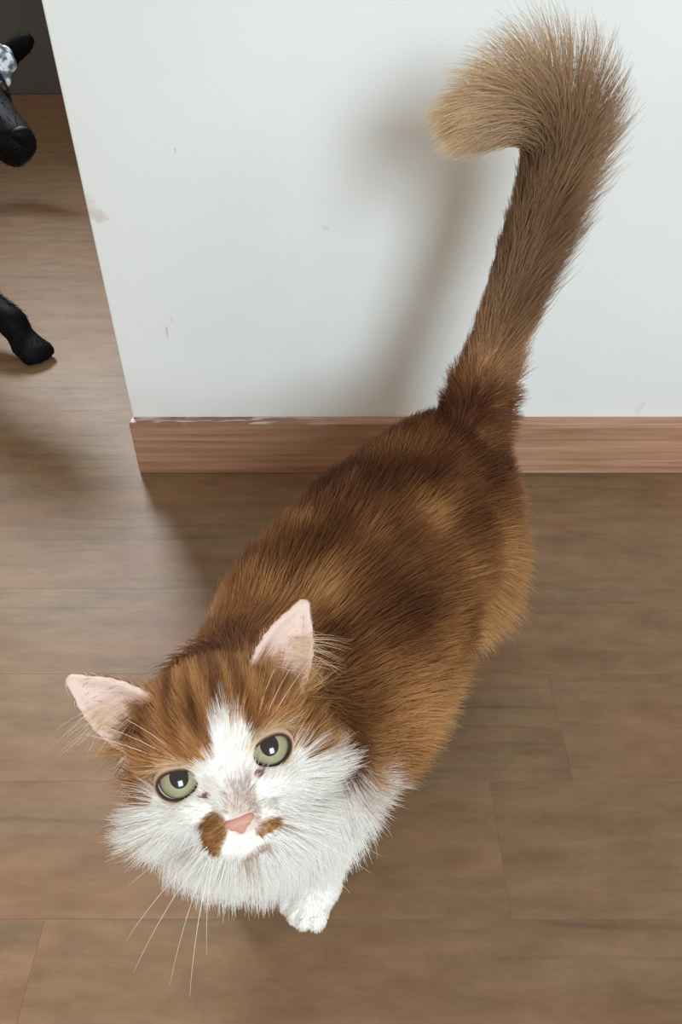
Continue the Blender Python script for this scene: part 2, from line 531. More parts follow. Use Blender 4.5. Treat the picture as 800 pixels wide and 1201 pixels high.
def build_cat_mesh():
    lo_h = np.array([hp(*p) for p in ((-7, -6, -7), (7, 7, 4), (7, -6, 4), (-7, 7, -7), (-7, 7, 4), (7, 7, -7))])
    a0, a1 = lo_h.min(0), lo_h.max(0)
    f = Field(axis(-0.20, 0.27, 0.0045, a0[0], a1[0], 0.0013), axis(-0.74, -0.12, 0.0045, a0[1], a1[1], 0.0013), axis(-0.01, 0.66, 0.0045, a0[2], a1[2], 0.0013))
    # trunk
    f.ellipsoid(SH + [0, 0, 0.0], (0.066, 0.075, 0.076), BR, 0.02)
    f.ellipsoid(SH * 0.62 + HIP * 0.38 - Q_ * 0.012 + [0, 0, -0.012], (0.083, 0.12, 0.080), BR, 0.03)
    f.ellipsoid(SH * 0.28 + HIP * 0.72 - Q_ * 0.010 + [0, 0, -0.006], (0.081, 0.11, 0.076), BR, 0.03)
    f.ellipsoid(HIP, (0.064, 0.078, 0.074), BR, 0.03)
    for s in (-1, 1):
        f.ellipsoid(SH * 0.66 + HIP * 0.34 + Q_ * 0.040 * s + [0, 0, -0.048], (0.038, 0.10, 0.052), BR, 0.03)
    # chest and neck
    f.ellipsoid(SH + [-0.012, -0.028, -0.02], (0.058, 0.055, 0.070), BR, 0.03)
    f.cone(SH + np.array([0, 0, 0.025]), hp(0, -0.8, -4.4), 0.05, 0.037, 0.02)
    # hind legs
    for s in (-1, 1):
        th = HIP + Q_ * 0.038 * s + [0, 0, -0.05]
        f.ellipsoid(th, (0.032, 0.058, 0.068), BR, 0.025)
        knee = HIP + Q_ * 0.048 * s - S_ * 0.045 + np.array([0, 0, -0.10])
        hock = HIP + Q_ * 0.046 * s + S_ * 0.040 + np.array([0, 0, -0.125])
        paw = HIP + Q_ * 0.046 * s - S_ * 0.005; paw[2] = 0.014
        f.cone(th, knee, 0.034, 0.024, 0.02); f.cone(knee, hock, 0.022, 0.013, 0.012)
        f.cone(hock, paw + [0, 0, 0.004], 0.013, 0.012, 0.01)
        f.ellipsoid(paw - S_ * 0.012 + [0, 0, 0.002], (0.017, 0.026, 0.0145), BR, 0.008)
        for q in (-1.5, -0.5, 0.5, 1.5):
            f.ellipsoid(paw - S_ * (0.034 - abs(q) * 0.003) + Q_ * q * 0.0085 + [0, 0, -0.003], (0.0056, 0.009, 0.009), BR, 0.004)
    # forelegs
    for s, paw in ((1, PAW_L), (-1, PAW_R)):
        sh = SH + Q_ * 0.036 * s + np.array([0, 0, -0.035])
        el = SH + Q_ * 0.036 * s + S_ * 0.02 + np.array([0, 0, -0.085])
        wr = paw + S_ * 0.006 + np.array([0, 0, 0.045])
        f.cone(sh, el, 0.034, 0.024, 0.02); f.cone(el, wr, 0.022, 0.015, 0.015)
        f.cone(wr, paw + np.array([0, 0, 0.016]), 0.015, 0.0155, 0.01)
        f.ellipsoid(paw - S_ * 0.008 + [0, 0, 0.0145], (0.0185, 0.024, 0.0145), BR, 0.008)
        for q in (-1.5, -0.5, 0.5, 1.5):
            f.ellipsoid(paw - S_ * (0.031 - abs(q) * 0.004) + Q_ * q * 0.0092 + [0, 0, 0.0105], (0.0060, 0.0095, 0.0098), BR, 0.003)
    # tail
    for i in range(40):
        f.cone(TP[i], TP[i + 1], TR[i], TR[i + 1], 0.008 if i > 5 else 0.02)
    # head
    H = lambda c, r, k=0.008, op='add': f.ellipsoid(hp(*c), np.array(r) * 0.01, HM, k, op)
    H((0, 0.7, -3.3), (3.9, 3.3, 4.0), 0.012)
    H((0, 1.3, -1.6), (2.6, 1.9, 1.9), 0.012)
    for s in (-1, 1):
        H((2.7 * s, -1.45, -2.2), (2.1, 1.8, 2.3), 0.012)
        H((2.2 * s, 1.35, -0.75), (1.5, 0.75, 0.95), 0.006)
        H((1.75 * s, -1.35, 0.0), (1.2, 0.8, 1.2), 0.008)
    f.cone(hp(0, 0.9, -0.5), hp(0, -1.6, 1.6), 0.0115, 0.0088, 0.008)
    for s in (-1, 1):
        H((0.80 * s, -2.6, 1.35), (1.05, 0.95, 1.05), 0.005)
    H((0, -3.45, 0.75), (0.95, 0.75, 0.95), 0.005)
    H((0.3, -4.3, -3.0), (3.3, 2.3, 2.8), 0.015)
    # mouth line
    f.cone(hp(0, -2.5, 2.45), hp(0, -3.2, 2.2), 0.0012, 0.0012, 0.002, 'sub')
    for s in (-1, 1):
        f.cone(hp(0, -3.2, 2.15), hp(1.1 * s, -3.4, 1.65), 0.0013, 0.0011, 0.002, 'sub')
    # eye sockets
    for s in (-1, 1):
        H((2.32 * s, 0.0, -0.45), (1.10, 0.93, 1.22), 0.003, 'sub')
    # ears: cupped blades with a rounded tip
    for s in (-1, 1):
        nu, nv = 6, 7
        A = np.array([2.25, 3.2, -2.5]); B = np.array([4.7, 1.2, -3.1]); T = np.array([6.3, 5.75, -3.5])
        G = np.zeros((nu + 1, nv + 1, 3))
        for j in range(nv + 1):
            v = j / nv
            bul = math.sin(math.pi * min(v, 1)) 
            pa = A + (T - A) * v + np.array([-0.30, 0.42, 0.15]) * bul
            pb = B + (T - B) * v + np.array([0.42, -0.18, 0.0]) * bul
            if j == nv: pa = T + np.array([-0.22, 0.05, 0]); pb = T + np.array([0.08, -0.2, 0])
            for i in range(nu + 1):
                u = i / nu
                G[i, j] = pa + (pb - pa) * u + np.array([0, 0.0, -1.25]) * (4 * u * (1 - u)) * (1 - v) ** 0.8
        W = np.array([[hp(g[0] * s, g[1], g[2]) for g in row_] for row_ in G])
        for i in range(nu):
            for j in range(nv):
                f.tri(W[i, j], W[i + 1, j], W[i + 1, j + 1], 0.0015, 0.0012)
                f.tri(W[i, j], W[i + 1, j + 1], W[i, j + 1], 0.0015, 0.0012)
        f.cone(hp(3.0 * s, 2.2, -3.5), hp(4.2 * s, 2.2, -4.2), 0.011, 0.009, 0.008)
    V, F = f.nets()
    V2 = smooth_verts(V, F, 2, 0.4)
    V2[:, 2] = np.maximum(V2[:, 2], 0.0004)
    return V2, F


CV, CF = build_cat_mesh()
# keep only the largest connected piece order as is (all primitives overlap)
CN = vertex_normals(CV, CF)


# ---- coat pattern, as the animal wears it
def head_local(P):
    return (P - HEAD) @ HM * 100.0                   # cm


def tail_param(P):
    d2 = ((P[:, None, :] - TP[None, ::2, :]) ** 2).sum(-1)
    j = d2.argmin(1)
    return j / (len(TP[::2]) - 1), np.sqrt(d2.min(1))


n_a, n_b, n_c, n_d = SNoise(0.05, seed=1), SNoise(0.018, seed=2), SNoise(0.11, seed=3), SNoise(0.008, seed=4)
C_DK = np.array(srgb(100, 58, 34)[:3]); C_MD = np.array(srgb(168, 116, 68)[:3]); C_LT = np.array(srgb(214, 168, 114)[:3])
C_TD = np.array(srgb(106, 64, 38)[:3]); C_TL = np.array(srgb(208, 176, 138)[:3])
C_CR = np.array(srgb(232, 208, 172)[:3]); C_WH = np.array(srgb(248, 245, 240)[:3]); C_PK = np.array(srgb(216, 190, 177)[:3])


def lerp(a, b, t):
    return a + (b - a) * t[:, None]


def regions(P):
    h = head_local(P)
    hd = sstep(8.2, 5.6, np.sqrt((h[:, 0] / 1.05) ** 2 + (h[:, 1] - 0.5) ** 2 + (h[:, 2] + 1.8) ** 2))
    ear = sstep(3.6, 4.4, np.abs(h[:, 0]) * 0.62 + h[:, 1] * 0.62 - np.maximum(0, h[:, 2] + 1.8) * 1.5) * (h[:, 2] < -1.0) * (h[:, 2] > -4.9) * (h[:, 1] > 1.4) * (h[:, 1] < 7.5) * (np.abs(h[:, 0]) < 7.5)
    tt, td = tail_param(P)
    tl = sstep(0.03, 0.30, tt) * (td < 0.03)
    return h, hd, ear, tt, tl


def coat(P, N=None):
    h, hd, ear, tt, tl = regions(P)
    d = P - SH
    al = d @ S_                                       # along spine from the shoulders
    sd = d @ Q_
    zz = P[:, 2]
    # trunk: dark along the spine, golden on the flanks, mottled
    m = n_a(P * np.array([1, 1, 1.3])) * 0.5 + n_c(P) * 0.4
    flank = sstep(0.235, 0.10, zz - 0.25 * np.abs(sd)) 
    t1 = np.clip(0.26 + 0.62 * flank + 0.36 * m, 0, 1)
    col = lerp(np.repeat(C_DK[None], len(P), 0), C_MD, np.clip(t1 * 1.6, 0, 1))
    col = lerp(col, C_LT, np.clip(t1 * 1.7 - 0.75, 0, 1))
    # tail: brown ground, tan banding, pale plume at the end
    tb = np.clip(0.10 + 0.62 * tt + 0.2 * m, 0, 1)
    tcol = lerp(np.repeat(C_TD[None], len(P), 0), C_TL, np.clip(tb * 1.1, 0, 1))
    tcol = lerp(tcol, C_CR, sstep(0.6, 0.95, tt) * 0.7)
    col = lerp(col, tcol, tl)
    # white bib, throat, forelegs and belly front
    neck = (P - (SH + np.array([0, 0, 0.02]))) @ vnorm(np.array([-0.35, -0.80, -0.50]))
    bib = sstep(0.011, 0.029, neck + 0.006 * n_b(P) + 0.10 * np.clip(0.17 - zz, 0, 0.1))
    low = sstep(0.135, 0.10, zz) * sstep(0.035, 0.0, al)
    bib = np.maximum(bib, low)
    bib = np.maximum(bib, sstep(0.08, 0.05, zz) * sstep(0.06, 0.02, al))
    col = lerp(col, C_WH, bib)
    # head
    a = (P - HEAD) @ E_ * 100; b = (P - HEAD) @ HU * 100
    nz = 0.25 * n_d(P) + 0.15 * n_b(P)
    st = n_d(np.stack([a * 0.022, b * 0.003, 0 * a], -1))
    g = np.clip(0.67 + 0.16 * n_b(P) + 0.17 * st - 0.09 * np.clip(b - 2.0, 0, 3) + 0.10 * np.clip(np.abs(a) - 2.5, 0, 3), 0, 1)
    hc = lerp(np.repeat((C_DK * 1.05)[None], len(P), 0), C_MD * 1.08, np.clip(g * 1.6, 0, 1))
    hc = lerp(hc, C_LT, np.clip(g * 1.4 - 0.62, 0, 1))
    gy = np.where(a < 0, 0.10 - 0.22 * np.clip(-a - 2.6, 0, 1.5) + 0.12 * np.clip(-a - 4.2, 0, 3), -0.15 - 0.62 * np.clip(a - 2.6, 0, 1.7))       # lower border of the ginger mask
    ging = sstep(-0.22, 0.22, b - gy + nz)
    back = sstep(-3.6, -4.4, h[:, 2])
    # blaze between the eyes
    cx = 0.35 + 0.16 * b
    hw = np.clip(1.2 - 0.42 * np.clip(b - 0.3, 0, 9), 0.0, 1.2) + 0.24 * st
    blz = sstep(0.18, -0.18, np.abs(a - cx) - hw) * sstep(2.9, 1.9, b + 0.5 * st) * (h[:, 2] > -3)
    ging = ging * (1 - blz)
    ging = np.where(b < 0.5, ging * sstep(1.5, 2.2, np.abs(a - 0.2)), ging)

    def spot(ca, cb, ra, rb, ang=0.0):
        x = (a - ca) * math.cos(ang) + (b - cb) * math.sin(ang); y = -(a - ca) * math.sin(ang) + (b - cb) * math.cos(ang)
        return sstep(1.2, 0.85, np.sqrt((x / ra) ** 2 + (y / rb) ** 2) + nz * 0.25) * (h[:, 2] > -0.3)
    sp = np.maximum(spot(-1.45, -2.65, 0.62, 0.95, -0.45), spot(1.0, -3.25, 0.6, 0.32, 0.1))
    ging = np.maximum(ging, sp)
    ging = np.maximum(ging, 0.55 * spot(0.1, -4.15, 0.7, 0.2, 0.2))
    ging = ging * np.clip(sstep(6.4, 5.7, np.abs(a) + 0.0 * b), 0, 1)
    top = sstep(-3.0, -4.2, h[:, 2]) * sstep(0.0, 1.5, b)
    ging = np.maximum(ging, top)
    hcol = lerp(np.repeat(C_WH[None], len(P), 0), hc, ging)
    hcol = lerp(hcol, C_MD * 0.62, sp * 0.55)
    # pale rim over the eyes, pink bridge
    for s in (-1, 1):
        e = hp(2.32 * s, 0, 0)
        de = np.sqrt(((P - e) @ EX * 100) ** 2 + (((P - e) @ UP) * 100 * 1.12) ** 2)
        hcol = lerp(hcol, C_CR, 0.6 * sstep(1.55, 1.25, de) * (h[:, 2] > -1.6) * sstep(0.2, 0.6, (P - e) @ UP * 100))
    brd = sstep(0.95, 0.45, np.abs(a - 0.15)) * sstep(-0.2, -1.5, b) * sstep(-3.4, -3.0, b)
    hcol = lerp(hcol, C_PK * 0.80, brd * 0.8)
    tear = np.maximum(spot(-1.25, -0.95, 0.22, 0.16), spot(1.38, -0.92, 0.2, 0.2))
    hcol = lerp(hcol, np.array(srgb(160, 112, 100)[:3]), tear)
    col = lerp(col, hcol, hd * (h[:, 2] > -5.5))
    if N is not None:
        inner = sstep(-0.1, 0.3, N @ FW) * ear
        col = lerp(col, C_MD * 0.95, ear * (1 - inner))
        col = lerp(col, C_PK, inner)
    return col


def mat_coat():
    w = NT('cat_skin')
    at = w.n('ShaderNodeAttribute', attribute_name='coat')
    w.l(at.outputs['Color'], w.b.inputs['Base Color'])
    w.b.inputs['Roughness'].default_value = 0.8
    w.b.inputs['Specular IOR Level'].default_value = 0.15
    return w.m


def mat_fur(name, attr='coat', rough=0.55, spec=0.25):
    w = NT(name)
    at = w.n('ShaderNodeAttribute', attribute_name=attr)
    w.l(at.outputs['Color'], w.b.inputs['Base Color'])
    w.b.inputs['Roughness'].default_value = rough
    w.b.inputs['Specular IOR Level'].default_value = spec
    tr = w.n('ShaderNodeBsdfTranslucent')
    w.l(at.outputs['Color'], tr.inputs[0])
    mx = w.n('ShaderNodeMixShader', i_0=0.35)
    w.l(w.b.outputs[0], mx.inputs[1]); w.l(tr.outputs[0], mx.inputs[2])
    w.l(mx.outputs[0], w.out.inputs[0])
    return w.m


def colour_attr(me, cols, name='coat'):
    at = me.color_attributes.new(name, 'FLOAT_COLOR', 'POINT')
    c = np.ones((len(cols), 4), np.float32); c[:, :3] = cols
    at.data.foreach_set('color', c.ravel())


def sample_surface(V, F, N, dens, count, rg):
    T = np.concatenate([F[:, [0, 1, 2]], F[:, [0, 2, 3]]])
    ar = 0.5 * np.linalg.norm(np.cross(V[T[:, 1]] - V[T[:, 0]], V[T[:, 2]] - V[T[:, 0]]), axis=1)
    wgt = ar * dens[T].mean(1)
    p = np.cumsum(wgt); p /= p[-1]
    t = T[np.minimum(np.searchsorted(p, rg.random(count)), len(T) - 1)]
    u, v = rg.random(count), rg.random(count)
    fl = u + v > 1
    u[fl], v[fl] = 1 - u[fl], 1 - v[fl]
    bw = np.stack([1 - u - v, u, v], -1)[..., None]
    return (V[t] * bw).sum(1), vnorm((N[t] * bw).sum(1))


def strands(root, d0, L, bend, npt, rg, clump=0.0, cl_n=0, wave=0.0):
    """root, start direction, length, bend vector -> (n, npt, 3)"""
    s = np.linspace(0, 1, npt)[None, :, None]
    P = root[:, None] + L[:, None, None] * (s * d0[:, None] + s ** 2 * bend[:, None])
    if clump > 0 and cl_n:
        gi = rg.choice(len(root), cl_n, replace=False)
        kd = kdtree.KDTree(cl_n)
        for i, j in enumerate(gi): kd.insert(root[j], i)
        kd.balance()
        g = gi[np.array([kd.find(r)[1] for r in root])]
        off = (root - root[g])[:, None]
        Gp = P[g] + off * 0.25
        far = (np.linalg.norm(root - root[g], axis=1) < 0.02)[:, None, None]
        k = clump * rg.uniform(0.4, 1.0, len(root))[:, None, None] * s ** 1.3 * far
        P = P * (1 - k) + Gp * k
    if wave:
        ph = rg.normal(size=(len(root), 1, 3))
        P = P + ph * wave * L[:, None, None] * np.sin(s * 3.0)
    return P


def hair_object(name, P, cols, rad, parent, mat, tip=0.25):
    n, k = P.shape[:2]
    hc = bpy.data.hair_curves.new(name)
    hc.add_curves([k] * n)
    hc.attributes['position'].data.foreach_set('vector', np.ascontiguousarray(P, np.float32).ravel())
    ra = hc.attributes.get('radius') or hc.attributes.new('radius', 'FLOAT', 'POINT')
    prof = np.interp(np.linspace(0, 1, k), [0, 0.5, 1], [1.0, 0.85, tip])
    R = (np.broadcast_to(np.asarray(rad, float).reshape(-1, 1), (n, 1)) * prof[None])
    ra.data.foreach_set('value', np.ascontiguousarray(R, np.float32).ravel())
    ca = hc.attributes.new('coat', 'FLOAT_COLOR', 'CURVE')
    c = np.ones((n, 4), np.float32); c[:, :3] = cols
    ca.data.foreach_set('color', c.ravel())
    return link(name, hc, parent, mat)


# ---- build the cat
cat = link('cat', None)
cat.empty_display_size = 0.05
tag(cat, 'long-haired ginger and white cat looking up, bushy tail raised against the wall', 'cat')
me = mesh_from('cat_body', CV, CF)
colour_attr(me, coat(CV, CN))
link('body', me, cat, mat_coat())

M_FUR = mat_fur('cat_fur')


def flow_field(P, N, h, hd, tt, tl):
    d = P - SH
    al = d @ S_; zz = P[:, 2]
    fl = S_[None] * 1.0 + np.array([0, 0, -1.0])[None] * (0.35 + 0.9 * sstep(0.20, 0.10, zz))[:, None]
    front = sstep(0.03, -0.03, al)
    fl = lerp(fl, np.array([-0.10, -0.25, -1.0]), front)
    leg = sstep(0.10, 0.06, zz)
    fl = lerp(fl, np.array([0, 0, -1.0]), leg)
    nose = hp(0, -1.5, 2.4)
    away = vnorm(P - nose)
    away = away - 0.12 * UP[None] * sstep(0.5, -2.0, h[:, 1])[:, None]
    fl = lerp(fl, away, hd)
    tg = vnorm(np.gradient(TP, axis=0))
    k = np.clip((tt * (len(TP) - 1)).astype(int), 0, len(TP) - 1)
    fl = lerp(fl, np.zeros(3), tl) + tg[k] * tl[:, None]
    fl = fl - (fl * N).sum(-1, keepdims=True) * N
    return vnorm(fl)


def make_fur():
    h, hd, ear, tt, tl = regions(CV)
    # eyes and nose stay bare
    bare = np.zeros(len(CV), bool)
    for s in (-1, 1):
        e = hp(2.32 * s, 0, 0.0)
        bare |= (np.sqrt(((CV - e) @ EX) ** 2 + ((CV - e) @ UP * 1.24) ** 2) < 0.0108) & (h[:, 2] > -2.2)
    bare |= np.linalg.norm(CV - hp(0, -2.05, 2.38), axis=1) < 0.0066
    inner = sstep(-0.1, 0.3, CN @ FW) * ear
    zz = CV[:, 2]
    dens = 1.0 + 2.6 * hd + 0.8 * tl + 1.0 * sstep(0.10, 0.05, zz)
    dens = dens * np.where(bare, 0, 1) * (1 - 0.93 * inner) 
    N_ = 170000
    P, N = sample_surface(CV, CF, CN, dens, N_, rng)
    h, hd, ear, tt, tl = regions(P)
    zz = P[:, 2]; al = (P - SH) @ S_
    fl = flow_field(P, N, h, hd, tt, tl)
    inner = sstep(-0.1, 0.3, N @ FW) * ear
    # length
    L = np.full(N_, 0.030) + 0.018 * sstep(0.20, 0.12, zz) * sstep(0.09, 0.13, zz)
    L = L + 0.006 * sstep(0.06, 0.16, al)
    front = sstep(0.02, -0.03, al)
    L = L * (1 - front) + front * 0.036
    L = L * (1 - 0.35 * sstep(0.30, 0.12, tt) * sstep(0.10, 0.15, al) * sstep(0.2, 0.24, zz))
    L = np.where(zz < 0.11, np.interp(zz, [0, 0.03, 0.05, 0.11], [0.004, 0.005, 0.010, 0.034]), L)
    # face: short at the nose, longer towards cheeks and crown
    dn = np.linalg.norm(h - np.array([0, -1.8, 2.2]), axis=1)
    Lh = np.interp(dn, [0, 1.0, 2.6, 4.0, 5.5, 7.5], [0.0016, 0.0028, 0.0055, 0.009, 0.013, 0.017])
    ck = sstep(-0.2, -2.5, h[:, 1]) * sstep(2.4, 4.2, np.abs(h[:, 0]))
    Lh = Lh + 0.021 * ck
    Lh = Lh + 0.012 * sstep(-2.6, -4.2, h[:, 1]) * (h[:, 2] < 1.0)
    Lh = Lh + 0.011 * sstep(3.0, 4.2, np.abs(h[:, 0])) * sstep(-1.2, -0.2, h[:, 1]) * sstep(2.2, 1.0, h[:, 1])
    L = L * (1 - hd) + Lh * hd
    L = np.where(ear > 0.3, 0.0045, L)
    # tail: long on the outside of the hook, tight on the inside
    tg = vnorm(np.gradient(TP, axis=0))
    k = np.clip((tt * (len(TP) - 1)).astype(int), 0, len(TP) - 1)
    outv = vnorm(np.array([0.85, 0.0, 0.55]) + 0 * tg[k])
    outer = np.clip((N * outv).sum(-1), -1, 1)
    Lt = np.interp(tt, [0.05, 0.25, 0.5, 0.75, 1.0], [0.030, 0.042, 0.054, 0.062, 0.036]) * (0.72 + 0.55 * outer)
    L = L * (1 - tl) + Lt * tl
    L = L * rng.uniform(0.65, 1.15, N_)
    lift = 0.42 + 0.15 * front - 0.12 * hd + 0.15 * ck
    lift = lift * (1 - tl) + tl * (0.45 + 0.30 * np.clip(outer, 0, 1) + 0.2 * sstep(0.5, 0.8, tt) * np.clip(outer, 0, 1))
    lift = lift * (1 - 0.5 * sstep(0.02, 0.10, tt) * sstep(0.35, 0.15, tt))
    lift = np.clip(lift + rng.normal(0, 0.12, N_), 0.08, 1.3)
    d0 = vnorm(fl * np.cos(lift)[:, None] + N * np.sin(lift)[:, None] + rng.normal(0, 0.09, (N_, 3)))
    bend = fl * 0.18 + np.array([0, 0, -0.16]) * (1 - 0.8 * hd)[:, None] - N * 0.12
    St = strands(P, d0, L, bend, 6, rng, 0.5, 6000, 0.03)
    St[..., 2] = np.maximum(St[..., 2], 0.0008)
    col = coat(P, N)
    jit = rng.lognormal(0, 0.13, N_)[:, None] * (1 + rng.normal(0, 0.03, (N_, 3)))
    wht = sstep(0.55, 0.8, col.min(1))[:, None]
    col = np.clip(col * (jit * (1 - wht) + (1 + 0.25 * (jit - 1)) * wht), 0, 0.97)
    rad = np.where(hd > 0.5, 0.000105, 0.00019) * np.where(tl > 0.5, 0.95, 1)
    hair_object('fur', St, col, rad, cat, M_FUR)['kind'] = 'stuff'


make_fur()

# long pale hair inside the ears
def ear_tufts():
    P0, D0, L0 = [], [], []
    for s in (-1, 1):
        for i in range(64):
            u = rng.random(); v = rng.random()
            base = hp(*(np.array([3.1 * s, 2.9, -2.9]) * (1 - u) + np.array([5.0 * s, 2.6, -3.2]) * u + np.array([0.75 * s, 1.5, 0]) * v * 0.9 + np.array([0, 0, -0.1])))
            d = HM @ np.array([s * (0.95 + 0.3 * rng.normal()), -0.12 + 0.22 * rng.normal(), 0.40 + 0.15 * rng.normal()])
            P0.append(base); D0.append(vnorm(d)); L0.append(rng.uniform(0.012, 0.030))
    P0, D0, L0 = np.array(P0), np.array(D0), np.array(L0)
    St = strands(P0, D0, L0, np.tile(-0.25 * UP, (len(P0), 1)), 6, rng, 0.5, 26, 0.03)
    hair_object('ear_hair', St, np.tile(C_CR * 1.02, (len(P0), 1)), 0.00009, cat, M_FUR)['kind'] = 'stuff'


ear_tufts()


# ---- eyes
def cap(radius, ax_x, ax_y, dirv, upv, nr=8, ns=40):
    """part of a sphere around its own axis, elliptical outline (angles)"""
    dv = vnorm(dirv); sx = vnorm(np.cross(upv, dv)); sy = np.cross(dv, sx)
    V = [dv * radius]; F = []
    for i in range(1, nr + 1):
        for j in range(ns):
            t = 2 * math.pi * j / ns
            u, v = ax_x * i / nr * math.cos(t), ax_y * i / nr * math.sin(t)
            an = math.hypot(u, v)
            w = (sx * u + sy * v) / max(an, 1e-9)
            V.append((dv * math.cos(an) + w * math.sin(an)) * radius)
    for j in range(ns): F.append((0, 1 + j, 1 + (j + 1) % ns))
    for i in range(nr - 1):
        for j in range(ns):
            a = 1 + i * ns + j; b = 1 + i * ns + (j + 1) % ns
            F.append((a, a + ns, b + ns, b))
    return np.array(V), F


def mat_iris():
    w = NT('olive_iris')
    at = w.n('ShaderNodeAttribute', attribute_name='ring')
    sep = w.n('ShaderNodeSeparateColor'); w.l(at.outputs['Color'], sep.inputs[0])
    nz = w.n('ShaderNodeTexNoise', i_Scale=900.0, i_Detail=2.0)
    tc = w.n('ShaderNodeTexCoord'); w.l(tc.outputs['Object'], nz.inputs['Vector'])
    c = w.ramp(sep.outputs[0], [(0.0, srgb(140, 130, 92)), (0.5, srgb(154, 147, 112)), (0.82, srgb(138, 134, 104)), (0.93, srgb(86, 84, 62)), (1.0, srgb(40, 34, 28))])
    c = w.mix(0.25, c, nz.outputs['Color'], 'SOFT_LIGHT')
    w.l(c, w.b.inputs['Base Color'])
    w.b.inputs['Roughness'].default_value = 0.35
    w.b.inputs['Coat Weight'].default_value = 1.0
    w.b.inputs['Coat Roughness'].default_value = 0.02
    return w.m


M_IRIS = mat_iris()
M_PUPIL = simple('black_pupil', (0.004, 0.004, 0.005, 1), 0.15, 0.4, 1.0)
M_SCLERA = simple('eye_white', srgb(226, 216, 206), 0.3, 0.4, 1.0)
M_LID = mat_coat(); M_LID.name = 'dark_eyelid'
M_NOSE = simple('pink_nose', srgb(196, 142, 124), 0.5, 0.35)

ER = 0.0112
for s in (-1, 1):
    ctr = hp(2.30 * s, -0.02, -0.62)
    gaze = vnorm(CAM - ctr)
    Vs, Fs = cap(ER, math.pi * 0.62, math.pi * 0.62, FW, UP, 16, 32)
    eye = link('eye', mesh_from('eye', Vs + ctr, Fs), cat, M_SCLERA)
    Vi, Fi = cap(ER * 1.012, 1.02, 1.02, gaze, UP, 10, 48)
    mi = mesh_from('iris', Vi + ctr, Fi)
    ring = np.concatenate([[0], np.repeat(np.arange(1, 11) / 10, 48)])
    colour_attr(mi, np.stack([ring] * 3, -1), 'ring')
    link('iris', mi, eye, M_IRIS)
    Vp, Fp = cap(ER * 1.022, 0.40, 0.47, gaze, UP, 5, 36)
    link('pupil', mesh_from('pupil', Vp + ctr, Fp), eye, M_PUPIL)
    # eyelid: ring on the eyeball from the almond opening out under the fur
    ns, V, F = 56, [], []
    out_ax = vnorm(FW + 0.10 * s * EX)
    sx = EX * s; sy = UP                              # sx points to the outer corner
    for i, (gro, rad) in enumerate(((0.0, 1.03), (0.02, 1.07), (0.07, 1.10), (0.16, 1.13), (0.40, 1.10), (0.75, 1.0))):
        for j in range(ns):
            t = 2 * math.pi * j / ns
            cx_, sy_ = math.cos(t), math.sin(t)
            u = (0.90 + gro) * math.copysign(abs(cx_) ** 0.9, cx_)
            vv = ((0.62 if sy_ > 0 else 0.60) + gro) * math.copysign(abs(sy_) ** 1.12, sy_)
            vv += 0.10 * u if True else 0            # outer corner sits higher
            an = math.hypot(u, vv)
            wv = (sx * u + sy * vv) / max(an, 1e-9)
            V.append((out_ax * math.cos(an) + wv * math.sin(an)) * ER * rad + ctr)
    for i in range(5):
        for j in range(ns):
            a, b = i * ns + j, i * ns + (j + 1) % ns
            F.append((a, a + ns, b + ns, b) if s > 0 else (a, b, b + ns, a + ns))
    ml = mesh_from('eyelid', V, F)
    LC = np.repeat(np.array([srgb(52, 34, 28)[:3], srgb(60, 40, 32)[:3], srgb(96, 66, 52)[:3], srgb(206, 178, 150)[:3], srgb(224, 200, 172)[:3], srgb(224, 200, 172)[:3]]), ns, 0)
    colour_attr(ml, LC)
    link('eyelid', ml, eye, M_LID)


# ---- nose
def make_nose():
    c = hp(0, -2.02, 2.38)
    f = Field(*[np.arange(c[k] - 0.013, c[k] + 0.013, 0.00045) for k in range(3)])
    g = lambda p, r, k=0.002, op='add': f.ellipsoid(hp(*p), np.array(r) * 0.01, HM, k, op)
    g((0, -1.80, 2.26), (0.60, 0.30, 0.36))
    for s in (-1, 1):
        g((0.40 * s, -1.90, 2.22), (0.34, 0.26, 0.34))
    g((0, -2.15, 2.26), (0.24, 0.30, 0.26))
    for s in (-1, 1):
        f.cone(hp(0.32 * s, -2.10, 2.62), hp(0.66 * s, -2.02, 2.32), 0.0008, 0.0011, 0.0010, 'sub')
    f.cone(hp(0, -2.05, 2.64), hp(0, -2.7, 2.54), 0.0005, 0.0006, 0.0008, 'sub')
    V, F = f.nets()
    link('nose', mesh_from('nose', smooth_verts(V, F, 2), F), cat, M_NOSE)


make_nose()


def tube_mesh(name, pts, r0, r1, sides=5):
    P = np.array(pts); n = len(P)
    T = vnorm(np.gradient(P, axis=0))
    ref = np.array([0.3, 0.5, 0.8])
    A = vnorm(np.cross(T, ref)); B = np.cross(T, A)
    V, F = [], []
    for i in range(n):
        r = r0 + (r1 - r0) * i / (n - 1)
        for j in range(sides):
            t = 2 * math.pi * j / sides
            V.append(P[i] + r * (A[i] * math.cos(t) + B[i] * math.sin(t)))
    for i in range(n - 1):
        for j in range(sides):
            a, b = i * sides + j, i * sides + (j + 1) % sides
            F.append((a, b, b + sides, a + sides))
    F.append(tuple(range(sides))[::-1]); F.append(tuple(range((n - 1) * sides, n * sides)))
    return mesh_from(name, V, F)


